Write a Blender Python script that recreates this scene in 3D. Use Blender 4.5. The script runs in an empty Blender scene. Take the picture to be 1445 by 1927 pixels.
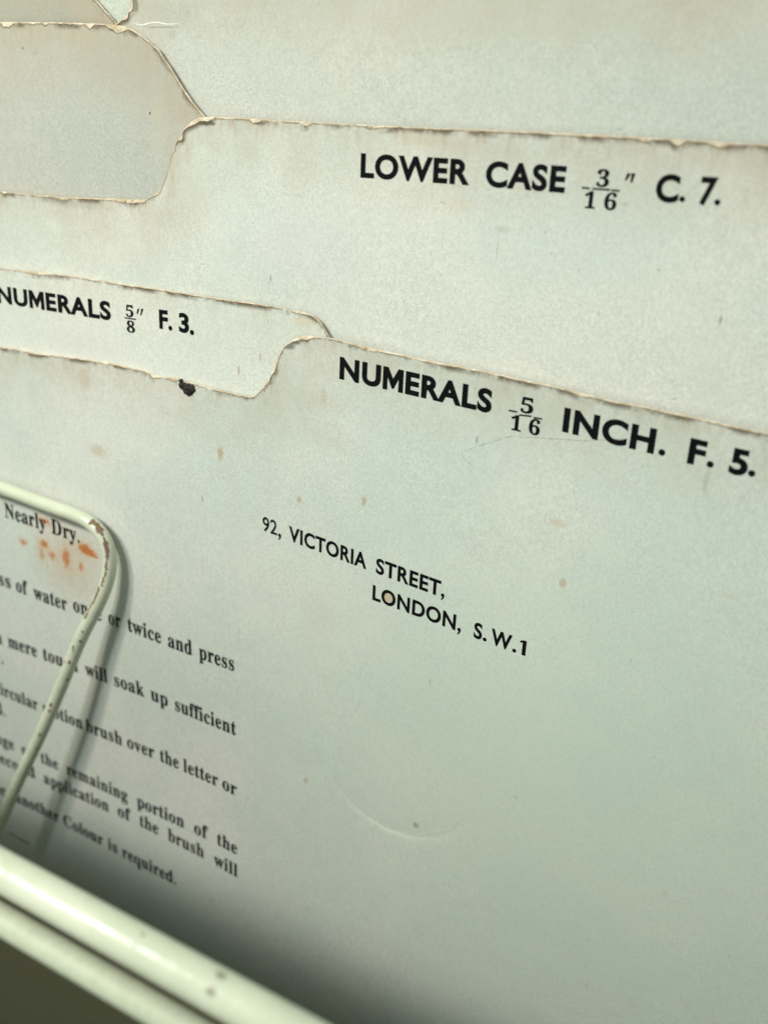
import bpy, math, random
import numpy as np
from mathutils import Matrix, Vector
from mathutils.geometry import delaunay_2d_cdt

# ------------------------------------------------------------------ camera, light, exposure
# Working frame of the cards (mm): x along a card, y away from the viewer into the stack, z up the card.
# The whole stack leans back, so that frame is turned about x into the world (metres).
LEAN = math.radians(20.0)
MM = 0.001
TILT = Matrix.Rotation(-LEAN, 4, 'X')
def wpt(x, y, z): return (TILT @ Vector((x, y, z))) * MM
ZOFF = 25.0                                   # lowest edge of the cards stands on the box floor

sc = bpy.context.scene
COL = sc.collection
CAM = [62.332, -112.7824, 142.7252]
AXES = [[0.864878, 0.231858, -0.445228], [0.499941, -0.31794, 0.805589], [0.045226, -0.919324, -0.390894]]
FPX = 1910.47
EDGE1 = [(-82.21, 98.73), (-74.38, 99.11), (-68.85, 99.3), (-66.17, 99.27), (-58.14, 99.96), (-50.61, 100.42), (-45.24, 100.54), (-41.52, 100.34), (-39.16, 100.14), (-36.63, 100.41), (-32.82, 100.26), (-28.92, 100.15), (-25.43, 100.08), (-22.7, 100.19), (-21.87, 100.55), (-20.6, 101.91), (-19.59, 103.28), (-18.8, 104.78), (-18.0, 106.58), (-17.02, 108.41), (-15.5, 109.64), (-14.31, 110.37), (-12.6, 110.64), (-9.34, 110.82), (-3.3, 110.49), (1.46, 110.34), (5.81, 110.17), (9.56, 110.23), (12.36, 110.19), (16.67, 110.03), (21.66, 109.93), (25.23, 109.87), (27.96, 109.57), (34.18, 109.57), (40.86, 109.44), (47.29, 109.16), (53.62, 108.93)]
EDGE2 = [(-83.52, 111.64), (-73.32, 112.11), (-65.32, 112.52), (-57.57, 112.84), (-47.92, 112.96), (-38.69, 113.2), (-29.99, 113.3), (-21.76, 113.53), (-15.83, 113.5), (-12.77, 113.3), (-11.43, 112.39), (-10.25, 110.81), (-8.64, 108.52), (-7.05, 106.45), (-5.18, 105.75)]
EDGE3 = [(-82.32, 123.69), (-72.42, 123.98), (-66.28, 124.13), (-58.46, 124.36), (-52.77, 124.72), (-49.09, 125.0), (-44.09, 125.33), (-41.97, 125.53), (-40.23, 126.44), (-38.98, 127.77), (-38.02, 129.59), (-37.24, 131.72), (-36.2, 133.82), (-35.32, 134.47), (-34.81, 135.66), (-33.48, 136.57), (-32.18, 137.06), (-29.73, 137.24), (-25.41, 137.33), (-21.12, 137.37), (-12.9, 137.48), (-3.64, 137.65), (5.03, 137.86), (13.16, 138.09), (19.57, 138.21), (25.72, 138.34), (31.47, 138.39), (37.18, 138.42), (41.54, 138.45), (47.37, 138.49)]
EDGE4 = [(-78.97, 148.0), (-69.73, 148.09), (-58.44, 148.19), (-51.37, 148.15), (-47.94, 148.11), (-45.28, 147.98), (-43.78, 147.54), (-41.75, 146.57), (-39.51, 145.27), (-37.82, 143.5), (-36.47, 141.85), (-34.93, 140.08), (-33.38, 138.55), (-31.87, 137.3), (-30.46, 135.84), (-28.31, 135.03)]
EDGE5 = [(-48.94, 147.72), (-47.31, 148.44), (-46.63, 148.75), (-45.94, 149.09), (-45.24, 149.49), (-45.16, 149.95), (-44.73, 150.57), (-44.54, 151.18), (-44.13, 152.47), (-42.99, 154.06), (-41.06, 155.11), (-37.57, 155.46)]
EDGE6 = [(-57.54, 155.29), (-54.63, 153.83), (-53.24, 152.51), (-51.9, 151.19), (-51.11, 150.58), (-50.27, 149.9), (-49.28, 149.16), (-48.41, 148.41), (-46.28, 146.61), (-44.19, 145.86)]
YC = [0, 0.74, 1.48, 2.22, 2.96, 3.7, 4.44]
TX = {
  'h1': [['NUMERALS', -7.84, 105.69, 14.46, 105.13], ['INCH', 23.94, 104.77, 35.31, 104.39], ['F', 39.21, 104.19, 41.16, 104.13], ['5', 43.88, 104.07, 45.89, 104.03]],
  'h1d': [[36.24, 104.66, 0.4], [41.82, 104.47, 0.39], [46.4, 104.43, 0.39]],
  'h1f': [['5', 18.31, 105.98, 19.97, 105.97], ['1', 17.23, 103.49, 18.62, 103.46], ['6', 19.64, 103.47, 21.1, 103.43]],
  'h1b': [['-', 16.79, 105.87, 17.92, 105.88], ['-', 18.22, 105.55, 19.85, 105.7], ['-', 20.13, 105.6, 21.25, 105.64]],
  'h3': [['LOWER', -6.53, 131.55, 8.51, 131.89], ['CASE', 10.59, 131.93, 20.42, 132.06], ['C', 30.72, 132.1, 33.25, 132.14], ['7', 35.42, 132.18, 37.15, 132.21]],
  'h3d': [[33.69, 132.46, 0.31], [37.41, 132.48, 0.32]],
  'h3f': [['3', 24.0, 132.96, 25.43, 132.99], ['1', 22.88, 130.54, 24.18, 130.58], ['6', 25.18, 130.59, 26.58, 130.63]],
  'h3b': [['-', 22.4, 132.68, 23.35, 132.67], ['-', 23.6, 132.66, 25.67, 132.72], ['-', 25.82, 132.7, 26.74, 132.7]],
  'h3q': [["'", 27.57, 134.62, 27.28, 133.85], ["'", 28.06, 134.66, 27.91, 133.66]],
  'h2': [['NUMERALS', -74.39, 106.52, -49.51, 107.23], ['F', -39.9, 107.47, -38.21, 107.54], ['3', -36.13, 107.57, -34.23, 107.59]],
  'h2d': [[-37.79, 107.72, 0.37], [-33.7, 107.71, 0.39]],
  'h2f': [['5', -46.43, 108.21, -44.92, 108.27], ['8', -46.41, 105.86, -44.75, 105.91]],
  'h2b': [['-', -46.74, 107.94, -44.47, 108.03]],
  'h2q': [["'", -43.89, 109.7, -44.19, 108.89], ["'", -43.1, 109.82, -43.49, 108.8]],
  'a': [['92', -20.57, 79.89, -17.94, 79.71], ['VICTORIA', -15.82, 79.52, -2.42, 78.58], ['STREET', -0.85, 78.46, 9.48, 77.78], ['LONDON', -1.22, 74.07, 12.14, 73.37], ['S', 14.93, 73.19, 16.17, 73.14], ['W', 17.5, 73.04, 20.55, 72.86], ['1', 21.7, 72.81, 22.63, 72.76]],
  'ad': [[16.62, 73.33, 0.29], [21.01, 73.06, 0.29]],
  'ac': [[-17.48, 79.85, 0.28], [9.82, 78.04, 0.27], [12.71, 73.59, 0.28]],
  'b': [['Nearly', -77.81, 67.34, -67.44, 67.33], ['Dry.', -66.03, 67.33, -59.2, 67.31], ['glass', -86.67, 52.95, -77.99, 52.93], ['of', -76.56, 52.81, -73.56, 52.83], ['water', -72.04, 52.69, -63.6, 52.73], ['once', -62.06, 53.21, -55.18, 53.31], ['or', -53.57, 53.39, -50.68, 53.41], ['twice', -49.05, 53.42, -41.53, 53.38], ['and', -40.04, 53.36, -34.87, 53.36], ['press', -33.38, 53.33, -26.22, 53.29], ['a', -83.88, 39.64, -82.02, 39.67], ['mere', -80.34, 39.76, -72.64, 40.03], ['touch', -71.05, 40.06, -62.2, 40.33], ['will', -60.44, 40.43, -55.01, 40.58], ['soak', -53.36, 40.66, -46.32, 40.81], ['up', -44.83, 40.84, -40.93, 40.81], ['sufficient', -39.29, 40.72, -26.14, 40.67], ['y.', -85.16, 35.03, -82.47, 35.11], ['d.', -86.62, 22.25, -84.01, 22.36], ['circular', -86.02, 27.31, -74.09, 27.44], ['motion', -72.85, 27.48, -62.41, 27.64], ['brush', -61.58, 27.6, -52.62, 27.84], ['over', -51.43, 27.91, -44.87, 28.07], ['the', -43.58, 28.11, -39.22, 28.17], ['letter', -38.16, 28.15, -30.33, 28.18], ['or', -29.39, 28.17, -26.24, 27.98], ['stage', -90.81, 14.29, -82.66, 14.55], ['of', -80.53, 14.58, -77.36, 14.66], ['the', -75.15, 14.67, -70.27, 14.86], ['remaining', -68.05, 14.93, -52.19, 15.21], ['portion', -49.8, 15.24, -38.48, 15.36], ['of', -36.11, 15.37, -32.93, 15.39], ['the', -30.83, 15.3, -26.3, 15.18], ['second', -89.33, 9.45, -77.38, 9.7], ['application', -74.97, 9.82, -57.29, 10.53], ['of', -54.99, 10.73, -51.62, 10.81], ['the', -49.4, 10.89, -44.76, 10.92], ['brush', -42.41, 10.79, -33.92, 10.7], ['will', -31.6, 10.42, -26.25, 10.14], ['or', -90.13, 0.95, -87.06, 1.05], ['another', -84.15, 1.04, -71.67, 1.25], ['Colour', -70.38, 1.24, -59.5, 1.22], ['is', -58.17, 1.18, -55.72, 1.15], ['required.', -54.41, 1.1, -40.74, 1.11]],
  'br': [['-', -87.41, -8.47, -81.36, -8.79]],
}
SP = {'s1': [-28.35, 90.39, 0.51, 1.02], 's2': [-3.25, 88.83, 0.4, 0.63], 's3': [-14.1, 86.41, 0.33, 0.5], 's4': [26.46, 84.76, 0.45, 0.67], 'o': [1.41, 75.25, 0.93, 0.93], 's5': [-12.1, 37.31, 0.42, 0.53], 's6': [8.17, 37.49, 0.5, 0.5], 's7': [-10.22, 102.69, 0.38, 1.2], 's8': [-53.49, 85.35, 1.49, 0.84], 's9': [-55.55, 96.98, 1.24, 1.77], 's10': [24.73, 92.68, 1.14, 0.5], 'r1': [-67.59, 69.19, 1.06, 0.42], 'r2': [-73.6, 63.47, 0.55, 0.44], 'r3': [-68.26, 64.6, 0.75, 0.54], 'r4': [-69.06, 62.4, 0.44, 0.87], 'r5': [-66.36, 62.94, 0.65, 0.54], 'r6': [-62.82, 63.41, 0.65, 1.4], 'r7': [-57.98, 66.38, 1.25, 0.73], 'r8': [-56.29, 65.94, 1.03, 0.52], 'r9': [-59.34, 62.64, 0.43, 0.64], 'haze': [-61.69, 63.21, 7.46, 5.86]}
BLOB = [-34.43, 99.38, 1.49]
CREASE_PTS = [(-5.48, 38.28), (-4.08, 37.36), (-1.1, 35.31), (3.12, 34.1), (7.72, 35.38), (13.43, 39.26), (17.69, 43.17)]
PENCIL = [(20.82, 103.99), (17.43, 102.59), (13.59, 100.65), (10.5, 98.89), (11.96, 97.83), (13.94, 96.75)]
PENCIL2 = [(13.57, 100.86), (16.72, 102.44), (20.91, 103.18), (26.97, 104.05), (35.66, 106.41)]
TEAR = [(-44.98, 148.48), (-43.65, 148.24), (-42.61, 148.03), (-41.68, 148.41), (-39.76, 148.56), (-38.66, 148.29), (-36.27, 148.39), (-35.44, 148.63), (-34.98, 148.68)]
EXTRA = [[(-16.2, 108.89, 1.11, 0.67, (0.13, 0.125, 0.095), 0.85, 0.25, 0.4), (-15.06, 109.66, 0.8, 0.51, (0.085, 0.07, 0.045), 0.7, 0.3, 0.4), (-18.23, 105.41, 0.38, 0.91, (0.25, 0.16, 0.09), 0.6, 0.5, 0.4), (-52.91, 85.29, 2.43, 1.12, (0.45, 0.36, 0.25), 0.22, 0.4, 0.6), (-11.07, 102.15, 3.38, 1.65, (0.42, 0.37, 0.27), 0.22, 0.5, 0.7), (-9.2, 97.16, 3.08, 1.93, (0.42, 0.35, 0.25), 0.18, 0.5, 0.7), (41.69, 102.37, 0.25, 1.64, (0.33, 0.33, 0.29), 0.45, 0.3, 0.6), (-62.74, 59.27, 6.52, 4.35, (0.45, 0.4, 0.33), 0.25, 0.5, 0.8), (23.62, 49.85, 0.36, 0.36, (0.35, 0.35, 0.3), 0.3, 0.5, 0.5), (45.99, 43.79, 0.26, 0.35, (0.35, 0.36, 0.31), 0.3, 0.5, 0.5), (35.49, 49.68, 45.08, 36.41, (0.53, 0.645, 0.545), 0.55, 0.3, 0.9), (46.51, 89.14, 0.95, 0.34, (0.5, 0.44, 0.35), 0.3, 0.5, 0.6), (-10.26, 68.38, 2.7, 3.6, (0.5, 0.45, 0.38), 0.18, 0.5, 0.8)], [(-14.39, 112.19, 1.87, 0.65, (0.56, 0.47, 0.33), 0.5, 0.4, 0.5), (-25.28, 103.57, 0.16, 0.71, (0.35, 0.25, 0.15), 0.7, 0.2, 0.4), (-21.51, 106.07, 0.15, 0.62, (0.35, 0.27, 0.16), 0.6, 0.2, 0.4), (-56.64, 102.93, 7.86, 1.75, (0.5, 0.47, 0.42), 0.2, 0.4, 0.8)], [(-31.2, 136.41, 1.61, 0.34, (0.085, 0.07, 0.045), 0.85, 0.4, 0.4), (-35.44, 133.92, 0.48, 0.28, (0.085, 0.07, 0.045), 0.8, 0.4, 0.4), (-22.22, 136.92, 1.04, 0.26, (0.085, 0.07, 0.045), 0.7, 0.4, 0.4), (12.8, 124.75, 0.12, 1.1, (0.4, 0.33, 0.22), 0.5, 0.2, 0.5), (13.26, 127.14, 0.84, 0.36, (0.35, 0.34, 0.3), 0.4, 0.6, 0.5), (7.12, 129.41, 1.59, 0.86, (0.54, 0.48, 0.38), 0.4, 0.5, 0.6), (1.58, 136.44, 3.01, 0.72, (0.48, 0.38, 0.28), 0.4, 0.5, 0.7), (7.27, 136.04, 2.37, 0.83, (0.5, 0.42, 0.34), 0.35, 0.5, 0.7), (-37.52, 129.88, 0.71, 3.56, (0.4, 0.36, 0.28), 0.4, 0.4, 0.8), (-58.64, 123.65, 7.07, 0.63, (0.33, 0.3, 0.25), 0.5, 0.5, 0.7), (36.23, 136.68, 3.16, 0.95, (0.5, 0.44, 0.36), 0.3, 0.5, 0.7), (-15.05, 121.56, 10.35, 4.83, (0.5, 0.51, 0.53), 0.25, 0.4, 0.8)], [(-46.58, 147.52, 1.59, 0.33, (0.085, 0.07, 0.045), 0.9, 0.35, 0.4), (-68.46, 147.54, 0.99, 0.25, (0.085, 0.07, 0.045), 0.8, 0.4, 0.4), (-60.58, 147.88, 0.42, 0.21, (0.085, 0.07, 0.045), 0.7, 0.4, 0.4), (-51.2, 147.77, 1.35, 0.24, (0.2, 0.15, 0.1), 0.7, 0.4, 0.4), (-41.36, 137.06, 0.15, 0.21, (0.04, 0.04, 0.04), 0.9, 0.1, 0.3), (-65.54, 144.64, 0.22, 0.15, (0.1, 0.1, 0.1), 0.7, 0.3, 0.3), (-62.98, 144.07, 0.86, 0.29, (0.28, 0.28, 0.26), 0.35, 0.6, 0.5), (-44.21, 142.59, 8.18, 4.09, (0.38, 0.33, 0.27), 0.4, 0.4, 0.9), (-39.86, 134.59, 1.26, 4.9, (0.5, 0.45, 0.36), 0.25, 0.4, 0.8)], [(-43.77, 150.67, 0.58, 0.9, (0.16, 0.145, 0.1), 0.8, 0.35, 0.5), (-36.93, 149.97, 3.78, 1.76, (0.35, 0.34, 0.28), 0.35, 0.4, 0.8), (-37.52, 147.08, 0.64, 0.51, (0.34, 0.31, 0.26), 0.4, 0.5, 0.5), (7.44, 149.37, 22.09, 2.76, (0.45, 0.43, 0.37), 0.35, 0.4, 0.9)]]
TEAR_SHADOW = [(-42.8, 148.09), (-41.67, 147.88), (-39.79, 147.97), (-37.93, 147.98), (-36.37, 148.04)]
CHIPS = [[(-40.79, 125.2, 1.16, 0.45), (-13.85, 135.15, 1.9, 0.5), (-3.79, 135.39, 1.75, 0.35), (25.59, 134.61, 1.68, 0.3), (-18.23, 130.41, 1.52, 0.35), (-20.05, 127.63, 1.15, 0.3)], [(-64.86, 137.41, 3.39, 0.25), (-15.28, 138.44, 1.02, 0.2)], [(-32.37, 161.81, 3.02, 0.55), (-22.82, 162.27, 1.02, 0.45), (-14.83, 162.41, 0.88, 0.45), (28.71, 163.4, 0.86, 0.4), (32.33, 163.36, 0.74, 0.55), (36.48, 163.37, 1.14, 0.3), (-35.61, 159.32, 0.48, 0.5), (-5.14, 162.59, 1.2, 0.25), (-39.62, 151.85, 1.15, 0.3), (-58.58, 149.26999999999998, 1.57, 0.3)], [(-51.68, 173.03, 0.81, 0.6), (-46.54, 172.98, 2.12, 0.95), (-68.41, 172.9, 1.29, 0.9), (-60.55, 173.16, 0.56, 0.3), (-63.12, 173.12, 0.56, 0.2)], [(-44.74, 175.54, 0.91, 0.6), (-45.79, 174.22, 0.65, 0.3)]]
WIRE = [(-114.49, -1.6, 73.42), (-92.66, -1.8, 74.27), (-75.72, -2.0, 74.29), (-63.78, -2.2, 73.9), (-57.99, -2.3, 73.83), (-54.2, -2.4, 73.39), (-51.6, -2.5, 72.09), (-50.15, -2.6, 69.92), (-49.76, -2.75, 67.17), (-50.24, -3.0, 64.18), (-51.82, -3.6, 59.85), (-56.18, -4.6, 51.27), (-60.89, -5.6, 40.49), (-66.2, -6.5, 29.15), (-74.13, -7.4, 13.76), (-80.82, -8.2, -0.57), (-102.49, -10.4, -44.68)]
CORNER = (-51.24, -2.5, 72.19)
CHIPSW = [(-2.6, 4.6, (-.40, .42), (.50, .16)), (4.4, 9.2, (.45, .62), (.17, .16)), (9.6, 17.0, (.85, .95), (.24, .2))]
RIMC = (-27.19, 113.93)
cam = bpy.data.cameras.new('camera')
cam.sensor_fit = 'VERTICAL'; cam.sensor_height = 36.0; cam.sensor_width = 36.0
cam.lens = 36.0 * FPX / 1927.0
cam.clip_start = 0.003; cam.clip_end = 20.0
cam.dof.use_dof = True; cam.dof.focus_distance = 0.139; cam.dof.aperture_fstop = 20.5
cam_ob = bpy.data.objects.new('camera', cam); COL.objects.link(cam_ob)
ax = np.array(AXES)
rot = Matrix([[ax[i][0], -ax[i][1], -ax[i][2]] for i in range(3)]).to_4x4()
cam_ob.matrix_world = Matrix.Translation(wpt(CAM[0], CAM[1], CAM[2] + ZOFF)) @ TILT @ rot
sc.camera = cam_ob

world = bpy.data.worlds.new('World'); sc.world = world; world.use_nodes = True
bg = world.node_tree.nodes['Background']
bg.inputs['Color'].default_value = (0.84, 1.0, 0.88, 1); bg.inputs['Strength'].default_value = 0.60

def spot(name, pos, radius, power, color, cone, target):
    """an unseen spot light up on the left: its cone is shaped so brightness fades outwards from the left of the cards"""
    l = bpy.data.lights.new(name, 'SPOT'); l.shadow_soft_size = radius * MM
    l.spot_size = math.radians(cone); l.spot_blend = 1.0
    l.energy = power; l.color = color
    o = bpy.data.objects.new(name, l); COL.objects.link(o)
    o.location = wpt(*pos)
    o.rotation_euler = (TILT.to_3x3() @ (Vector(target) - Vector(pos))).to_track_quat('-Z', 'Y').to_euler()
    return o
spot('unseen_spot_cool', (-128, -350, 440), 32, 5.1, (0.94, 1.0, 0.95), 52, (-50, 0, 114))
spot('unseen_spot_warm', (-240, -350, 412), 32, 5.7, (1.0, 0.945, 0.82), 52, (-50, 0, 114))

sc.view_settings.view_transform = 'Standard'
sc.view_settings.look = 'None'
sc.view_settings.exposure = 0.08
sc.view_settings.gamma = 1.0
sc.view_settings.use_curve_mapping = False
sc.render.engine = 'CYCLES'

# ------------------------------------------------------------------ helpers
def fbm1(s, seed, scale):
    """smooth 1-D noise in -1..1"""
    rng = np.random.RandomState(seed)
    tab = rng.uniform(-1, 1, 4096)
    out = np.zeros_like(s); amp = 1.0; tot = 0
    for o in range(3):
        t = s / scale * (2 ** o) + 57.3 * o + 1000
        i = np.floor(t).astype(int); f = t - i; f = f * f * (3 - 2 * f)
        out += amp * (tab[i % 4096] * (1 - f) + tab[(i + 1) % 4096] * f)
        tot += amp; amp *= .55
    return out / tot

class NT:
    def __init__(self, name):
        self.m = bpy.data.materials.new(name); self.m.use_nodes = True
        self.t = self.m.node_tree; self.n = self.t.nodes
        self.b = self.n['Principled BSDF']
        tc = self.n.new('ShaderNodeTexCoord')
        s = self.n.new('ShaderNodeVectorMath'); s.operation = 'SCALE'; s.inputs['Scale'].default_value = 1000.0
        self.t.links.new(tc.outputs['Object'], s.inputs[0]); self.co = s.outputs[0]
    def link(self, a, b): self.t.links.new(a, b)
    def noise(self, scale, detail=3, rough=.55, co=None, off=(0, 0, 0)):
        co = co or self.co
        if any(off):
            v = self.n.new('ShaderNodeVectorMath'); v.inputs[1].default_value = off; self.link(co, v.inputs[0]); co = v.outputs[0]
        n = self.n.new('ShaderNodeTexNoise'); n.inputs['Scale'].default_value = scale
        n.inputs['Detail'].default_value = detail; n.inputs['Roughness'].default_value = rough
        self.link(co, n.inputs['Vector']); return n.outputs['Fac']
    def vor(self, scale, co=None):
        n = self.n.new('ShaderNodeTexVoronoi'); n.inputs['Scale'].default_value = scale
        self.link(co or self.co, n.inputs['Vector']); return n.outputs['Distance'], n.outputs['Color']
    def rng(self, v, a, b, c=0., d=1., smooth=True):
        n = self.n.new('ShaderNodeMapRange'); n.interpolation_type = 'SMOOTHSTEP' if smooth else 'LINEAR'
        if a > b: a, b, c, d = b, a, d, c
        for k, x in zip((1, 2, 3, 4), (a, b, c, d)): n.inputs[k].default_value = x
        self.link(v, n.inputs[0]); return n.outputs[0]
    def math(self, op, a, b):
        n = self.n.new('ShaderNodeMath'); n.operation = op
        for i, x in enumerate((a, b)):
            if isinstance(x, (int, float)): n.inputs[i].default_value = x
            else: self.link(x, n.inputs[i])
        return n.outputs[0]
    def mix(self, f, a, b, mode='MIX'):
        n = self.n.new('ShaderNodeMix'); n.data_type = 'RGBA'; n.blend_type = mode; n.clamp_factor = True
        for sock, x in ((n.inputs[0], f), (n.inputs[6], a), (n.inputs[7], b)):
            if isinstance(x, (int, float)): sock.default_value = x
            elif isinstance(x, tuple): sock.default_value = (*x, 1)
            else: self.link(x, sock)
        return n.outputs[2]
    def stretch(self, sc3, rotz=0):
        n = self.n.new('ShaderNodeMapping'); n.inputs['Scale'].default_value = sc3
        n.inputs['Rotation'].default_value = (0, rotz, 0)
        self.link(self.co, n.inputs['Vector']); return n.outputs[0]
    def bump(self, h, strength, dist):
        n = self.n.new('ShaderNodeBump'); n.inputs['Strength'].default_value = strength; n.inputs['Distance'].default_value = dist
        self.link(h, n.inputs['Height']); self.link(n.outputs[0], self.b.inputs['Normal'])
    def attr(self, name):
        n = self.n.new('ShaderNodeAttribute'); n.attribute_name = name; return n.outputs['Fac']
    def spot(self, x, z, rx, rz, wob=.45, soft=.35, seed=0):
        """0..1 mask of an irregular blot centred at (x, z) mm"""
        n = self.n.new('ShaderNodeMapping'); n.vector_type = 'POINT'
        n.inputs['Location'].default_value = (-x / rx, 0, -z / rz); n.inputs['Scale'].default_value = (1 / rx, 0.001, 1 / rz)
        self.link(self.co, n.inputs['Vector'])
        l = self.n.new('ShaderNodeVectorMath'); l.operation = 'LENGTH'; self.link(n.outputs[0], l.inputs[0])
        nz = self.noise(1.6 / min(rx, rz) ** .5, 4, .65, off=(seed * 7.1, 3.3, seed * 2.9))
        r = self.math('ADD', l.outputs['Value'], self.math('MULTIPLY', self.math('SUBTRACT', nz, .5), wob * 4))
        return self.rng(r, 1.0 + soft, 1.0 - soft)

def paper(name, green, warm, grime, seed, spots=()):
    k = NT(name); off = (seed * 13.7, 5.1, seed * 4.3)
    big = k.rng(k.noise(.035, 3, .5, off=off), .38, .62)
    base = k.mix(big, green, warm)
    mid = k.rng(k.noise(.22, 5, .65, off=off), .35, .7)
    base = k.mix(k.math('MULTIPLY', mid, .12), base, tuple(c * .62 for c in warm))
    fib = k.noise(2.4, 5, .68, co=k.stretch((1.0, 1.0, .7), .3))
    base = k.mix(k.rng(fib, .36, .68, 0, .30), base, tuple(c * .55 for c in green))
    grain = k.noise(6.0, 2, .6, off=off)
    base = k.mix(k.rng(grain, .35, .7, 0, .48), base, tuple(c * .5 for c in warm))
    pink = k.rng(k.noise(.9, 3, .6, off=(off[0] + 40, 1, 2)), .50, .75, 0, .20)
    base = k.mix(pink, base, (warm[0] * 1.03, warm[1] * .95, warm[2] * .92))
    blue = k.rng(k.noise(.8, 3, .6, off=(off[0] + 80, 1, 2)), .50, .75, 0, .20)
    base = k.mix(blue, base, (green[0] * .94, green[1] * .99, green[2] * 1.03))
    # short fibres and specks in the pulp
    for sc3, r, th, amt in (((1, 1, .30), .5, .075, .62), ((.45, 1, 1), -.8, .06, .42), ((1, 1, .8), 0, .055, .8)):
        d, c = k.vor(.34 if amt < .7 else .5, co=k.stretch(sc3, r))
        sep = k.n.new('ShaderNodeSeparateColor'); k.link(c, sep.inputs[0])
        pick = k.rng(sep.outputs[0], .40, .80)
        base = k.mix(k.math('MULTIPLY', k.math('MULTIPLY', k.rng(d, th, th * .35), pick), amt), base, (.16, .13, .09))
    # handling grime towards the worn edges
    e = k.attr('edge')
    gn = k.rng(k.noise(.16, 4, .6, off=(off[0], 9, 4)), .3, .72, .35, 1)
    base = k.mix(k.math('MULTIPLY', k.math('MULTIPLY', k.rng(e, 13, 0), gn), grime), base, (.40, .335, .255))
    gs = k.rng(k.noise(.9, 3, .6, co=k.stretch((1, 1, .22)), off=(off[0], 2, 8)), .45, .75)
    base = k.mix(k.math('MULTIPLY', k.math('MULTIPLY', k.rng(e, 4.0, 0), gs), min(1, grime * .9)), base, (.36, .28, .19))
    rub = k.rng(k.noise(.20, 6, .72, off=(off[0], 31, 4)), .45, .60)
    base = k.mix(k.math('MULTIPLY', k.math('MULTIPLY', k.rng(e, .95, .10), rub), .95), base, (.085, .058, .032))
    rub2 = k.rng(k.noise(.45, 5, .7, off=(off[0], 51, 4)), .34, .52)
    base = k.mix(k.math('MULTIPLY', k.math('MULTIPLY', k.rng(e, .34, .02), rub2), .8), base, (.13, .088, .048))
    for i, (x, z, rx, rz, col, amt, wob, soft) in enumerate(sorted(spots, key=lambda q: -q[2] * q[3])):
        base = k.mix(k.math('MULTIPLY', k.spot(x, z, rx, rz, wob, soft, i + 1), amt), base, col)
    k.link(base, k.b.inputs['Base Color'])
    k.b.inputs['Roughness'].default_value = .72
    k.b.inputs['Specular IOR Level'].default_value = .28
    h = k.math('ADD', k.math('MULTIPLY', k.noise(2.2, 4, .65), .6), k.math('MULTIPLY', k.noise(.25, 3, .5), 1.2))
    k.bump(h, .16, .00006)
    return k.m

def core():
    k = NT('worn_card_edge')
    n = k.rng(k.noise(.5, 5, .65), .36, .60)
    base = k.mix(n, (.67, .585, .47), (.47, .365, .25))
    d = k.rng(k.noise(.6, 5, .7, off=(17, 3, 9)), .54, .66)
    d2 = k.math('MULTIPLY', d, k.rng(k.attr('edge'), -.55, -.02, 0, 1))
    base = k.mix(d2, base, (.13, .085, .045))
    k.link(base, k.b.inputs['Base Color']); k.b.inputs['Roughness'].default_value = .9
    k.b.inputs['Specular IOR Level'].default_value = .1
    k.bump(k.noise(3.5, 4, .7), .7, .00015)
    return k.m

def ink():
    k = NT('black_printing_ink')
    n = k.rng(k.noise(3.4, 5, .75), .58, .72)
    k.link(k.mix(n, (.004, .004, .005), (.032, .032, .030)), k.b.inputs['Base Color'])
    k.b.inputs['Roughness'].default_value = .7; k.b.inputs['Specular IOR Level'].default_value = .06
    return k.m

def plain(name, col, rough=.6, spec=.3):
    k = NT(name); n = k.noise(1.2, 3)
    k.link(k.mix(n, tuple(c * .8 for c in col), tuple(min(1, c * 1.15) for c in col)), k.b.inputs['Base Color'])
    k.b.inputs['Roughness'].default_value = rough; k.b.inputs['Specular IOR Level'].default_value = spec
    return k.m

def enamel(name, nicks=()):
    k = NT(name)
    n = k.rng(k.noise(.12, 4, .6), .35, .68)
    base = k.mix(n, (.54, .565, .44), (.60, .61, .49))
    sp = k.rng(k.noise(1.3, 4, .7, off=(7, 2, 5)), .70, .76)
    base = k.mix(k.math('MULTIPLY', sp, .75), base, (.16, .10, .05))
    grime = k.rng(k.noise(.3, 4, .65, off=(3, 8, 1)), .55, .78, 0, .3)
    base = k.mix(grime, base, (.42, .36, .24))
    for i, (x, z, rx, rz) in enumerate(nicks): base = k.mix(k.math('MULTIPLY', k.spot(x, z, rx, rz, .6, .4, i), .8), base, (.15, .11, .075))
    k.link(base, k.b.inputs['Base Color'])
    k.link(k.rng(k.noise(.35, 4, .65, off=(5, 5, 5)), .3, .7, .17, .42), k.b.inputs['Roughness']); k.b.inputs['Specular IOR Level'].default_value = .5
    k.bump(k.math('ADD', k.noise(.35, 3, .5), k.math('MULTIPLY', k.noise(2, 2, .5), .15)), .5, .00022)
    return k.m

def mesh_ob(name, V, F, mats, parent=None, fm=None, smooth=False, attr=None, matrix=None):
    me = bpy.data.meshes.new(name)
    me.from_pydata([tuple(float(c) * MM for c in v) for v in V], [], [tuple(int(i) for i in f) for f in F])
    for m in mats: me.materials.append(m)
    if fm is not None: me.polygons.foreach_set('material_index', np.array(fm, dtype=np.int32))
    me.polygons.foreach_set('use_smooth', [smooth] * len(me.polygons))
    if attr is not None:
        a = me.attributes.new('edge', 'FLOAT', 'POINT'); a.data.foreach_set('value', np.array(attr, dtype=np.float32))
    me.update()
    o = bpy.data.objects.new(name, me); COL.objects.link(o)
    if parent is not None: o.parent = parent
    if matrix is not None: o.matrix_world = matrix
    return o

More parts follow.
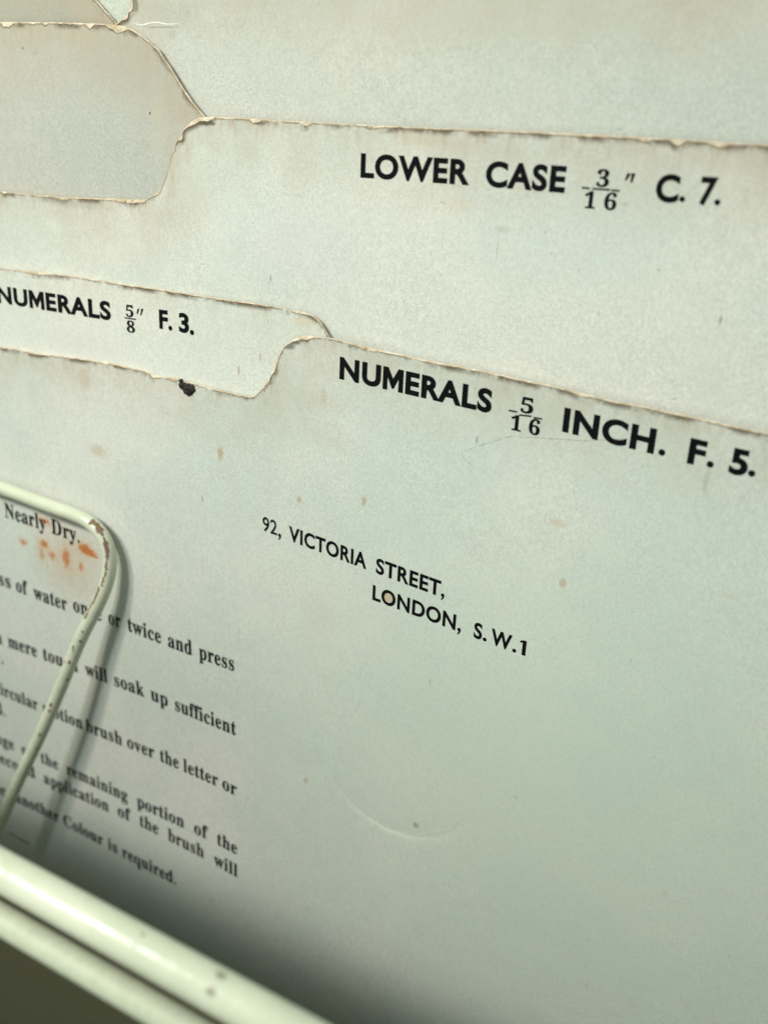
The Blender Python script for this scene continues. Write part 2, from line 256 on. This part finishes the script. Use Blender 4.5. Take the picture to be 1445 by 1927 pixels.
# ------------------------------------------------------------------ cards
TH = 0.55
INK, CORE = ink(), core()
CREASE = np.array(CREASE_PTS) + [0, ZOFF]
def disp(i, x, z):
    """gentle waviness of card i (mm, + is away from the viewer)"""
    x = np.asarray(x, float); z = np.asarray(z, float)
    rng = np.random.RandomState(100 + i)
    h = np.zeros_like(x + z)
    for k in range(5):
        w = rng.uniform(35, 90); a = rng.uniform(0, 6.28); p = rng.uniform(0, 6.28)
        h = h + .085 * np.sin((x * math.cos(a) + z * math.sin(a)) / w * 6.283 + p)
    if i == 0:                                  # the thumb dent above the curved crease
        cx, cz, r = DENT
        d = np.hypot(x - cx, z - cz)
        ang = np.arctan2(z - cz, x - cx)
        wgt = np.exp(-((ang + 1.62) / .75) ** 2)
        h = h + wgt * np.where(d < r, .13 * np.clip((d / r - .35) / .65, 0, 1) ** 2, .13 * np.exp(-(d - r) / .55))
    return h

# the crease is an arc: centre and radius from its points
_A = np.c_[2 * CREASE, np.ones(len(CREASE))]; _b = (CREASE ** 2).sum(1)
_s = np.linalg.lstsq(_A, _b, rcond=None)[0]
DENT = (_s[0], _s[1], math.sqrt(_s[2] + _s[0] ** 2 + _s[1] ** 2))

def resample(P, step):
    P = np.array(P, float); seg = np.hypot(*np.diff(P, axis=0).T); s = np.r_[0, np.cumsum(seg)]
    n = max(2, int(s[-1] / step)); t = np.linspace(0, s[-1], n)
    return np.c_[np.interp(t, s, P[:, 0]), np.interp(t, s, P[:, 1])]
def smooth_poly(P, it=2):
    P = np.array(P, float)
    for _ in range(it):
        Q = P.copy(); Q[1:-1] = .25 * P[:-2] + .5 * P[1:-1] + .25 * P[2:]; P = Q
    return P

def card(i, edge, y0, label, mat, left, right, zl, zr, box, chips=(), wear=.18, name='index_card'):
    """edge: the worn top edge, left to right (x, z); left/right: card sides; box: region that is seen and gets a fine mesh"""
    rng = np.random.RandomState(50 + i)
    E = smooth_poly(resample(edge, .26), 3)
    T = np.gradient(E, axis=0); T /= np.linalg.norm(T, axis=1)[:, None]
    N = np.c_[T[:, 1], -T[:, 0]]                # points into the card
    s = np.r_[0, np.cumsum(np.hypot(*np.diff(E, axis=0).T))]
    rough = .05 * fbm1(s, 7 + i, 1.6) + .025 * fbm1(s, 70 + i, .5)
    w = wear * (.72 + .45 * fbm1(s, 20 + i, 4.0)) + .06 * np.abs(fbm1(s, 33 + i, .6))
    burst = np.clip(fbm1(s, 40 + i, 3.5) - .46, 0, 1) * 1.3
    w = w + burst * (wear / .27)
    steep = np.clip(1 - np.abs(T[:, 0]), 0, 1)
    w = w * (1 - .35 * steep)
    for cx, cz, cr, cd in chips:
        d = np.hypot(E[:, 0] - cx, E[:, 1] - cz)
        w = w + cd * np.clip(1 - (d / cr) ** 2, 0, 1) * (.75 + .4 * fbm1(s, 90 + i, .6))
    w = np.clip(w, .06, 1.5)
    O = E + N * rough[:, None]                  # the silhouette
    F = O + N * w[:, None]                      # where the face paper begins
    # outline: worn edge left->right, then right side, bottom, left side
    tail = np.array([(right, zr), (right, 0), (left, 0), (left, zl)], float)
    ring_o = np.vstack([O, tail]); ring_f = np.vstack([F, tail]); n, m = len(ring_o), len(E)
    pts = [tuple(p) for p in ring_f]
    # finer rows of vertices just inside the worn edge
    extra = []
    for off in (.32, .8, 1.6, 3.0):
        st = max(1, int(off / .26 * .8))
        extra.append((F + N * off)[::st])
    gx0, gx1, gz0, gz1 = box
    g = np.stack(np.meshgrid(np.arange(gx0, gx1, 1.6), np.arange(gz0, gz1, 1.6)), -1).reshape(-1, 2)
    extra.append(g + rng.uniform(-.3, .3, g.shape))
    g = np.stack(np.meshgrid(np.arange(left + 4, right - 3, 8.), np.arange(4, max(zl, zr), 8.)), -1).reshape(-1, 2)
    extra.append(g[(g[:, 0] < gx0 - 2) | (g[:, 0] > gx1 + 2) | (g[:, 1] < gz0 - 2)])
    if i == 0:
        a = np.linspace(-1.62 - 1.0, -1.62 + 1.0, 120)
        for dr in (-4, -3, -2, -1.2, -.6, -.25, 0, .15, .35, .6, .9, 1.4, 2):
            extra.append(np.c_[DENT[0] + (DENT[2] + dr) * np.cos(a), DENT[1] + (DENT[2] + dr) * np.sin(a)])
    X = np.vstack(extra)
    keep = []
    for k in range(0, len(X), 2000):
        q = X[k:k + 2000]
        d = np.sqrt(((q[:, None] - F[None, ::2]) ** 2).sum(-1)).min(1)
        keep.append(d > .22)
    X = X[np.concatenate(keep)]
    X = X[(X[:, 0] > left + .5) & (X[:, 0] < right - .5) & (X[:, 1] > .5)]
    allp = pts + [tuple(p) for p in X]
    r = delaunay_2d_cdt([Vector(p) for p in allp], [], [list(range(n))], 1, 1e-5)
    vf = np.array([tuple(v) for v in r[0]]); tri = [t for t in r[2]]
    origin = r[3]
    idx = {}
    for k, os_ in enumerate(origin):
        for q in os_: idx[q] = k
    dist = np.empty(len(vf))
    for k in range(0, len(vf), 2000):
        q = vf[k:k + 2000]; dist[k:k + 2000] = np.sqrt(((q[:, None] - F[None]) ** 2).sum(-1)).min(1)
    V = np.c_[vf[:, 0], disp(i, vf[:, 0], vf[:, 1]), vf[:, 1]]
    faces, fm = [], []
    for t in tri:
        a, b, c = (vf[q] for q in t)
        cr = (b[0] - a[0]) * (c[1] - a[1]) - (b[1] - a[1]) * (c[0] - a[0])
        faces.append(tuple(t) if cr > 0 else tuple(reversed(t))); fm.append(0)   # counter-clockwise in x,z faces -y
    nv = len(V); nt = len(faces)
    fidx = [idx[k] for k in range(n)]
    mid = np.c_[ring_o[:, 0], disp(i, ring_o[:, 0], ring_o[:, 1]) + .16, ring_o[:, 1]]
    mid[:m, 1] += .05 * fbm1(s, 120 + i, .5)
    back = V + (0, TH, 0)
    ridge = (ring_f + ring_o) / 2
    rid = np.c_[ridge[:, 0], disp(i, ridge[:, 0], ridge[:, 1]) + .05, ridge[:, 1]]
    rid[:m, 1] += .06 * fbm1(s, 150 + i, .4)
    V = np.vstack([V, rid, mid, back]); attr = np.r_[dist, np.full(n, -.25), np.full(n, -.6), dist]
    for k in range(n):
        j = (k + 1) % n
        R_, M_, B_ = nv, nv + n, nv + 2 * n
        for a, b in (((fidx[k], fidx[j]), (R_ + k, R_ + j)), ((R_ + k, R_ + j), (M_ + k, M_ + j)), ((M_ + k, M_ + j), (B_ + fidx[k], B_ + fidx[j]))):
            if a[0] == a[1]: faces.append((a[0], b[1], b[0])[::1])
            else: faces.append((a[0], a[1], b[1], b[0]))
            fm.append(1)
    for t in faces[:nt]: faces.append(tuple(nv + 2 * n + q for q in reversed(t))); fm.append(0)
    o = mesh_ob(name, V, faces, [mat, CORE], fm=fm, attr=attr, smooth=False,
                matrix=TILT @ Matrix.Translation((0, y0 * MM, 0)))
    sm = np.array([1 if f == 0 else 0 for f in fm], dtype=bool)
    o.data.polygons.foreach_set('use_smooth', sm)
    o['label'] = label; o['category'] = 'index card'; o['group'] = 'tabbed index cards standing in the box'
    return o

GREEN, WARM = (.61, .645, .60), (.695, .68, .625)
def off(P): return [(x, z + ZOFF) for x, z in P]
def ext(P, dxl=None, dxr=None):
    P = list(P)
    if dxl is not None: P = [(dxl, P[0][1] + (P[0][0] - dxl) * -.004)] + P
    if dxr is not None: P = P + [(dxr, P[-1][1])]
    return P
e1, e2, e3, e4, e5, e6 = (off(e) for e in (EDGE1, EDGE2, EDGE3, EDGE4, EDGE5, EDGE6))
L, Rr = -125.0, 118.0
RUST, TAN = (.43, .145, .04), (.40, .29, .17)
def S(key, col, amt, wob=.35, soft=.4, g=1.0):
    x, z, a, b = SP[key]; return (x, z + ZOFF, a * g, b * g, col, amt, wob, soft)
spots1 = [S('haze', (.50, .36, .24), .42, .7, .8), S('s8', TAN, .30), S('s9', TAN, .28), S('s7', TAN, .30),
          S('s1', TAN, .75, .5, .6), S('s2', TAN, .7, .5, .6), S('s3', TAN, .7), S('s4', TAN, .55), S('o', (.50, .36, .22), .75, .1, .25),
          S('s5', (.34, .25, .16), .45), S('s6', (.32, .19, .11), .6), S('s10', (.52, .43, .33), .5)]
spots1 += [S(k, (.52, .34, .20), a * .45, .7, .85, 2.1) for k, a in (('r1', .8), ('r2', .7), ('r3', .9), ('r4', .8), ('r5', .8), ('r6', 1.), ('r7', 1.), ('r9', .8))]
spots1 += [S(k, RUST, a, .85, .3, 1.2) for k, a in (('r1', .85), ('r2', .7), ('r3', .9), ('r4', .5), ('r5', .75), ('r6', .8), ('r7', 1.), ('r8', .95), ('r9', .7))]

def SS(c): return [(x, z + ZOFF, a, b, col, amt, wob, soft) for x, z, a, b, col, amt, wob, soft in EXTRA[c]]
spots1 = SS(0) + spots1; spots2, spots3, spots4, spots5 = SS(1), SS(2), SS(3), SS(4)
m1 = paper('paper_front', (.60, .645, .595), (.695, .685, .64), .50, 1, spots1)
m2 = paper('paper_second', (.675, .70, .65), (.725, .715, .665), .28, 2, spots2)
m3 = paper('paper_third', GREEN, WARM, .62, 3, spots3)
m4 = paper('paper_fourth', (.47, .475, .43), (.50, .48, .435), .75, 4, spots4)
m5 = paper('paper_fifth', (.545, .57, .525), (.60, .585, .53), .7, 5, spots5)
m6 = paper('paper_sixth', (.37, .38, .33), (.38, .36, .31), .8, 6)  # a darker paper tone than the other cards
m7 = paper('paper_seventh', (.55, .575, .515), (.57, .575, .52), .4, 7)

b1 = (-95, 72, 0, 137)
c1 = card(0, ext(e1, L, Rr), YC[0], 'front index card headed NUMERALS 5/16 INCH, with a London address and orange rust marks', m1, L, Rr, 0, 0, b1,
          chips=CHIPS[0])
lo2 = e2[-1][1]
c2 = card(1, ext(e2, L) + [(e2[-1][0] + 3, lo2 - 1.5), (Rr, lo2 - 2)], YC[1], 'pale index card whose left tab reads NUMERALS 5/8, its corner cut off',
          m2, L, Rr, 0, 0, (-90, -10, 115, 137), chips=CHIPS[1], wear=.16)
c3 = card(2, ext(e3, L, Rr), YC[2], 'index card with LOWER CASE 3/16 C. 7. printed on its tab', m3, L, Rr, 0, 0, (-85, 60, 110, 168), chips=CHIPS[2])
lo4 = e4[-1][1]
c4 = card(3, ext(e4, L) + [(e4[-1][0] + 3, lo4 - 1.0), (Rr, lo4 - 1.5)], YC[3], 'grubby unprinted card with a rounded left tab behind the LOWER CASE card', m4,
          L, Rr, 0, 0, (-80, -30, 140, 180), chips=CHIPS[3], wear=.20)
lo5 = e5[0][1] - 1.0
top5 = e5[-1][1]
c5 = card(4, [(L, lo5)] + [(e5[0][0] - 2, lo5)] + e5 + [(Rr, top5 - .5)], YC[4], 'tall card with a torn nick, filling the background at the top right', m5,
          L, Rr, 0, 0, (-75, 55, 150, 184), chips=CHIPS[4], wear=.2)
c6 = card(5, ext(e6, L) + [(e6[-1][0] + 4, e6[-1][1] - 2), (Rr, e6[-1][1] - 3)], YC[5], 'dark card at the top left corner, mostly hidden by the grubby tab', m6,
          L, Rr, 0, 0, (-80, -45, 160, 190), chips=(), wear=.16)
c7 = card(6, [(L, e5[-1][1] + 8), (Rr, e5[-1][1] + 8)], YC[6], 'rearmost card, seen only as a light wedge in the V-shaped notch', m7,
          L, Rr, 0, 0, (-70, -45, 160, 190), wear=.16)

# ------------------------------------------------------------------ printing
_tc = {}
BOLD_M = [(0, 0), (0, 1), (.235, 1), (.465, .54), (.695, 1), (.93, 1), (.93, 0), (.715, 0), (.715, .56), (.51, .10), (.42, .10), (.215, .56), (.215, 0)]
def glyphs(text, serif, weight):
    """flat outline mesh of a word: vertices, triangles (builtin typeface)"""
    key = (text, serif, weight)
    if key in _tc: return _tc[key]
    if 'M' in text and not serif:
        va, fa = glyphs(text.split('M')[0], False, weight); vb, fb = glyphs(text.split('M')[1], False, weight)
        cap = CAP[False] + 2 * weight; gap = .10 - weight * .6
        vm = np.array(BOLD_M) * cap - (0, weight)
        vm = vm + (va[:, 0].max() + gap, 0); vb = vb + (vm[:, 0].max() + gap - vb[:, 0].min(), 0)
        v = np.vstack([va, vm, vb]); na = len(va)
        f = list(fa) + [tuple(na + q for q in range(13))] + [tuple(na + 13 + q for q in t) for t in fb]
        _tc[key] = (v, f); return v, f
    if serif:
        body = ''.join(chr(0x1D400 + ord(c) - 65) if 'A' <= c <= 'Z' else chr(0x1D41A + ord(c) - 97) if 'a' <= c <= 'z'
                       else chr(0x1D7CE + ord(c) - 48) if c.isdigit() else c for c in text)
    else: body = text
    cu = bpy.data.curves.new('t', 'FONT'); cu.body = body; cu.size = 1.0; cu.offset = weight; cu.resolution_u = 6
    cu.space_character = 1.06 if serif else 1.03 + weight * 1.6
    ob = bpy.data.objects.new('t', cu); COL.objects.link(ob)
    dg = bpy.context.evaluated_depsgraph_get(); me = ob.evaluated_get(dg).to_mesh()
    v = np.array([tuple(p.co)[:2] for p in me.vertices]); f = [tuple(p.vertices) for p in me.polygons]
    ob.evaluated_get(dg).to_mesh_clear()
    bpy.data.objects.remove(ob); bpy.data.curves.remove(cu)
    _tc[key] = (v, f); return v, f
HREF = {False: glyphs('H', False, 0)[0], True: glyphs('l', True, 0)[0]}
CAP = {k: v[:, 1].max() - v[:, 1].min() for k, v in HREF.items()}
DIG = {False: CAP[False], True: (lambda v: v[:, 1].max() - v[:, 1].min())(glyphs('1', True, 0)[0])}

class Print:
    def __init__(self, i): self.i = i; self.V = []; self.F = []
    def add(self, P2, F):
        n = len(self.V); P2 = np.asarray(P2, float)
        y = disp(self.i, P2[:, 0], P2[:, 1]) - .035
        self.V += [(a, b, c) for a, b, c in zip(P2[:, 0], y, P2[:, 1])]
        for f in F:
            q_ = P2[list(f)]; nx = np.roll(q_, -1, axis=0)
            cr = (q_[:, 0] * nx[:, 1] - nx[:, 0] * q_[:, 1]).sum()
            self.F.append(tuple(n + q for q in (f if cr > 0 else f[::-1])))
    def word(self, text, x0, z0, x1, z1, cap, serif, weight, lean=0.0):
        z0 += ZOFF; z1 += ZOFF
        if text == '1' and not serif:
            v = np.array([(0, .57), (0, .665), (.15, .745), (.30, .745), (.30, 0), (.125, 0), (.125, .615)]) * (1, CAP[False] / .74)
            f = [(0, 1, 2, 6), (6, 2, 3, 4, 5)]
        else: v, f = glyphs(text, serif, weight)
        lo, hi = v[:, 0].min(), v[:, 0].max()
        t = (v[:, 0] - lo) / (hi - lo)
        ref = (DIG[True] if (serif and text.isdigit()) else CAP[serif])
        h = v[:, 1] * cap / ref
        self.add(np.c_[x0 + (x1 - x0) * t + lean * h, z0 + (z1 - z0) * t + h], f)
    def bar(self, x0, z0, x1, z1, th):
        a = np.array((x0, z0 + ZOFF)); b = np.array((x1, z1 + ZOFF)); d = (b - a) / np.linalg.norm(b - a); n = np.array((-d[1], d[0])) * th / 2
        self.add([a - n, b - n, b + n, a + n], [(0, 1, 2, 3)])
    def dot(self, x, z, r, comma=False):
        z += ZOFF
        a = np.linspace(0, 2 * math.pi, 20, endpoint=False)
        self.add(np.c_[x + r * np.cos(a), z + r * np.sin(a)], [tuple(range(20))])
        if comma: self.add([(x - .1 * r, z - r * .9), (x + r, z - .1 * r), (x + r * .75, z - 1.4 * r), (x - .4 * r, z - 2.9 * r), (x - .9 * r, z - 2.7 * r)], [(4, 3, 2, 1, 0)])
    def tick(self, x0, z0, x1, z1, w):          # an inch mark, wide at the top
        z0 += ZOFF; z1 += ZOFF
        self.add([(x0 - w / 2, z0), (x0 + w / 2, z0), (x1 + w / 4, z1), (x1 - w / 4, z1)], [(0, 1, 2, 3)])
    def done(self, name, parent, label):
        o = mesh_ob(name, self.V, self.F, [INK], parent); o['label'] = label; return o

def heading(i, parent, key, cap, fcap, wt, label):
    p = Print(i)
    for wd in TX[key]: p.word(*wd, cap, False, wt)
    for x, z, r in TX[key + 'd']: p.dot(x, z, r)
    for wd in TX[key + 'f']: p.word(*wd, fcap, True, .012)
    for _, a, b, c, d in TX[key + 'b']: p.bar(a, b, c, d, .20)
    for _, a, b, c, d in TX.get(key + 'q', []): p.tick(a, b, c, d, .42)
    p.done('heading_text', parent, label)
heading(0, c1, 'h1', 2.74, 1.98, .042, 'bold black heading NUMERALS 5/16 INCH. F. 5.')
heading(1, c2, 'h2', 2.58, 1.78, .040, 'bold black heading NUMERALS 5/8 F. 3.')
heading(2, c3, 'h3', 2.60, 1.82, .038, 'bold black heading LOWER CASE 3/16 C. 7.')
p = Print(0)
for wd in TX['a']: p.word(*wd, 2.24, False, .013 if '9' in wd[0] else .030)
for x, z, r in TX['ad']: p.dot(x, z, r)
for x, z, r in TX['ac']: p.dot(x, z, r, True)
p.done('address_text', c1, 'black address 92, VICTORIA STREET, LONDON, S.W.1')
p = Print(0)
for wd in TX['b']: p.word(*wd, 2.80, True, .012)
for _, a, b, c, d in TX['br']: p.bar(a, b, c, d, .3)
p.done('instruction_text', c1, 'small serif instructions in black, partly behind the wire')

# pencil scratches on the front card
def ribbon(pts, w, i):
    q = smooth_poly(resample(pts, .25), 8); t = np.gradient(q, axis=0); t /= np.linalg.norm(t, axis=1)[:, None]
    n = np.c_[-t[:, 1], t[:, 0]]; s = np.arange(len(q)) * .25
    ww = w * np.clip(np.sin(np.linspace(0, math.pi, len(q))) * 1.3, .15, 1) * (.8 + .5 * fbm1(s, 5 + i, 1.5)) / 2
    V = []
    for sgn in (-1, 1):
        e = q + n * ww[:, None] * sgn; V.append(np.c_[e[:, 0], disp(i, e[:, 0], e[:, 1]) - .03, e[:, 1]])
    k = len(q); return np.vstack(V), [(a, a + 1, k + a + 1, k + a) for a in range(k - 1)]
graphite = NT('pencil_graphite')
_m = graphite.n.new('ShaderNodeMixShader'); _t = graphite.n.new('ShaderNodeBsdfTransparent')
graphite.b.inputs['Base Color'].default_value = (.30, .29, .25, 1)
graphite.link(graphite.rng(graphite.noise(1.5, 3), .35, .65, .06, .40), _m.inputs[0])
graphite.link(_t.outputs[0], _m.inputs[1]); graphite.link(graphite.b.outputs[0], _m.inputs[2])
graphite.link(_m.outputs[0], graphite.n['Material Output'].inputs['Surface'])
for pts in (PENCIL, PENCIL2):
    V, F = ribbon(off(pts), .16, 0); mesh_ob('pencil_line', V, F, [graphite.m], c1)
pale = plain('scuffed_paper_fibre', (.74, .72, .63), .85, .1)
V, F = ribbon(CREASE[1:], .10, 0); mesh_ob('crease', V, F, [pale], c1)
V, F = ribbon(off(TEAR), .17, 4); mesh_ob('torn_or_shadow_strip', V, F, [pale], c5)
shade = plain('tear_shadow_fibre', (.36, .36, .31), .85, .1)  # grey strip painted in as the shadow line under the tear
V, F = ribbon(off(TEAR_SHADOW), .13, 4); mesh_ob('torn_or_shadow_strip', V, F, [shade], c5)

# dark crusted spot on the top edge of the front card
def blob(x, z, r):
    rng = np.random.RandomState(3); V, F = [], []
    nu, nv = 28, 9
    for b in range(nv):
        t = b / (nv - 1) * math.pi / 2
        for a in range(nu):
            u = a / nu * 2 * math.pi
            k = .94 + .13 * math.sin(2 * u + 1) + .09 * math.sin(3 * u) + .05 * math.sin(8 * u + 2) + rng.uniform(-.05, .05)
            rr = r * k * math.cos(t)
            V.append((x + rr * math.cos(u) * 1.02, float(disp(0, x, z)) - .34 * math.sin(t) * (1 + .35 * rng.uniform(-1, 1)) - .01 + .05 * (b == 0), z + rr * math.sin(u) * .95))
    for b in range(nv - 1):
        for a in range(nu):
            c = (a + 1) % nu; F.append((b * nu + a, b * nu + c, (b + 1) * nu + c, (b + 1) * nu + a))
    return V, F
V, F = blob(BLOB[0] + .35, BLOB[1] + ZOFF - .15, BLOB[2] * .80)
V2, F2 = blob(BLOB[0] - .75, BLOB[1] + ZOFF + .22, BLOB[2] * .50)
F = F + [tuple(len(V) + q for q in f) for f in F2]; V = V + V2
V2, F2 = blob(BLOB[0] - 1.05, BLOB[1] + ZOFF + .95, BLOB[2] * .22)
F = F + [tuple(len(V) + q for q in f) for f in F2]; V = V + V2
crust = NT('dark_brown_crust')
crust.link(crust.mix(crust.rng(crust.noise(2.5, 4), .4, .65), (.009, .004, .003), (.036, .014, .008)), crust.b.inputs['Base Color'])
crust.b.inputs['Roughness'].default_value = .55; crust.bump(crust.noise(3, 4, .7), 1, .0003)
o = mesh_ob('dried_spot', V, F, [crust.m], c1, smooth=True); o['label'] = 'dark brown crusted spot on the card edge'

# ------------------------------------------------------------------ wire and box
ENAMEL = enamel('pale_green_enamel')
RIM_ENAMEL = enamel('worn_rim_enamel', [(22.5, RIMC[1] + 1.62, .5, .12), (34, RIMC[1] + 1.6, .7, .12), (14.2, RIMC[1] + 1.70, .2, .05)])
BARE = NT('bare_rusty_wire')
BARE.link(BARE.mix(BARE.rng(BARE.noise(.5, 3), .4, .6), (.20, .115, .10), (.17, .10, .035)), BARE.b.inputs['Base Color'])
BARE.b.inputs['Roughness'].default_value = .7
def catmull(P, step=.22):
    P = [Vector(p) for p in P]; P = [2 * P[0] - P[1]] + P + [2 * P[-1] - P[-2]]; out = []
    for k in range(1, len(P) - 2):
        a, b, c, d = P[k - 1:k + 3]; n = max(2, int((c - b).length / step))
        for j in range(n):
            t = j / n
            out.append(.5 * ((2 * b) + (c - a) * t + (2 * a - 5 * b + 4 * c - d) * t * t + (3 * b - a - 3 * c + d) * t ** 3))
    out.append(P[-2]); return out
path = catmull([(x, y, z + ZOFF) for x, y, z in WIRE])
R_W, NS = 1.18, 40
V, F, fm = [], [], []
ref = Vector((0, -1, 0))
rings = len(path)
acc = [0.0]
for a, b in zip(path, path[1:]): acc.append(acc[-1] + (b - a).length)
kc = min(range(rings), key=lambda k: (path[k] - Vector((CORNER[0], CORNER[1], CORNER[2] + ZOFF))).length)
s0 = acc[kc]
viewp = Vector((CAM[0], CAM[1], CAM[2] + ZOFF))
rngw = np.random.RandomState(9)
edge_n = fbm1(np.array(acc), 77, .55); edge_n2 = fbm1(np.array(acc), 78, .5)
pits = [(s0 + a, b, c) for a, b, c in ((19.5, .1, .22), (21.6, -.1, .28), (23.6, .5, .3), (24.3, .25, .2), (27, .2, .32), (27.6, .9, .2), (31, -.5, .25), (38, .4, .34), (39.4, .2, .3), (46, .1, .3), (50, -.4, .25))]
for k, p in enumerate(path):
    t = (path[min(k + 1, rings - 1)] - path[max(k - 1, 0)]).normalized()
    vd = (viewp - p).normalized(); n = (vd - t * vd.dot(t)).normalized(); b = t.cross(n)   # n towards the open side, b to the inner bend
    for a in range(NS):
        u = a / NS * 2 * math.pi
        V.append(p + (n * math.cos(u) + b * math.sin(u)) * R_W)
for k in range(rings - 1):
    ds = acc[k] - s0
    for a in range(NS):
        c = (a + 1) % NS
        F.append((k * NS + a, k * NS + c, (k + 1) * NS + c, (k + 1) * NS + a))
        u = ((a + .5) / NS * 2 * math.pi + math.pi) % (2 * math.pi) - math.pi   # 0 faces out, +/- pi/2 the sides
        bare = False
        for c0, c1_, u0, wd in CHIPSW:
            if c0 < ds < c1_:
                q = (ds - c0) / (c1_ - c0)
                cen = u0[0] + (u0[1] - u0[0]) * q; half = wd[0] + (wd[1] - wd[0]) * q
                if abs(u - cen) < half * (1 + .9 * edge_n[k] * (1 if u > cen else 0) + .9 * edge_n2[k] * (1 if u <= cen else 0)): bare = True
        for sc_, u0, r in pits:
            if math.hypot((acc[k] - sc_) * .6, (u - u0) * R_W) < r * .88: bare = True
        fm.append(1 if bare else 0)
F.append(tuple(range(NS))[::-1]); fm.append(0)
F.append(tuple((rings - 1) * NS + a for a in range(NS))); fm.append(0)
wire = mesh_ob('wire_support', V, F, [ENAMEL, BARE.m], fm=fm, smooth=True, matrix=TILT.copy())
wire['label'] = 'bent pale green enamelled wire leaning on the front card, chipped at its bend'; wire['category'] = 'wire support'

# the box is built upright in the world frame (mm), its rolled front rim close to the camera
def prof_obj(name, prof, x0, x1, mat, parent, smooth=True):
    n = len(prof); V = [(x0, y, z) for y, z in prof] + [(x1, y, z) for y, z in prof]
    F = [(k, (k + 1) % n, n + (k + 1) % n, n + k) for k in range(n)] + [tuple(range(n))[::-1], tuple(range(n, 2 * n))]
    o = mesh_ob(name, V, F, [mat], parent, smooth=smooth)
    fl = [smooth] * n + [False, False]; o.data.polygons.foreach_set('use_smooth', fl); return o
box = bpy.data.objects.new('metal_box', None); COL.objects.link(box)
box['label'] = 'pale green enamelled metal box, its rolled rim blurred in the foreground'; box['category'] = 'metal box'
cy, cz = RIMC
def circ(y, z, r, a0, a1, n=18): return [(y + r * math.cos(math.radians(a)), z + r * math.sin(math.radians(a))) for a in np.linspace(a0, a1, n)]
r1, r2 = 1.80, 1.38
XL, XR = -135.0, 128.0
yo = cy - 2.72; zo = cz - 3.9
rim = circ(cy, cz, r1, -90, 236, 44) + [(cy - .95, cz - 2.1), (cy - .95, cz - 5.0), (yo + 1.5, zo - .9)] + circ(yo, zo, r2, -20, 270, 34) + [(cy - .4, cz - 6.4)]
rim_ob = prof_obj('front_rim', rim, XL, XR, RIM_ENAMEL, box)
rim_ob.data.materials.append(plain('shaded_rim_groove', (.26, .235, .17), .9, .1))  # slot faces coloured dark to hold the shadow inside the groove
rim_ob.data.materials.append(plain('matte_bead_enamel', (.47, .49, .38), .5, .3))  # lower bead: matte and a little darker than the rim
for k in range(47, 80): rim_ob.data.polygons[k].material_index = 2
for k in (43, 44, 45, 46): rim_ob.data.polygons[k].material_index = 1; rim_ob.data.polygons[k].use_smooth = False
def slab(name, a, b, mat, parent):
    x0, y0, z0 = a; x1, y1, z1 = b
    V = [(x0, y0, z0), (x1, y0, z0), (x1, y1, z0), (x0, y1, z0), (x0, y0, z1), (x1, y0, z1), (x1, y1, z1), (x0, y1, z1)]
    F = [(3, 2, 1, 0), (4, 5, 6, 7), (0, 1, 5, 4), (1, 2, 6, 5), (2, 3, 7, 6), (3, 0, 4, 7)]
    return mesh_ob(name, V, F, [mat], parent)
ZF = -3.0
WALL_SHADED = plain('shaded_wall_olive', (.085, .08, .046), .5, .3)  # dark olive puts the shadow below the rim into the wall colour
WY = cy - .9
slab('front_wall', (XL, WY, ZF), (XR, WY + 1.2, cz - 1.6), WALL_SHADED, box)
YB = 85.0
slab('floor', (XL, WY + 1.2, ZF), (XR, YB, ZF + 1.0), ENAMEL, box)
slab('back_wall', (XL, YB, ZF), (XR, YB + 1.2, cz), ENAMEL, box)
slab('side_wall', (XL - 1.2, WY, ZF), (XL, YB + 1.2, 36), ENAMEL, box)
slab('side_wall', (XR, WY, ZF), (XR + 1.2, YB + 1.2, 36), ENAMEL, box)
table_m = plain('dark_table_top', (.034, .031, .018), .6, .25)
tb = slab('table_top', (-600, -400, ZF - 20), (600, 600, ZF - .2), table_m, None)
tb['kind'] = 'structure'
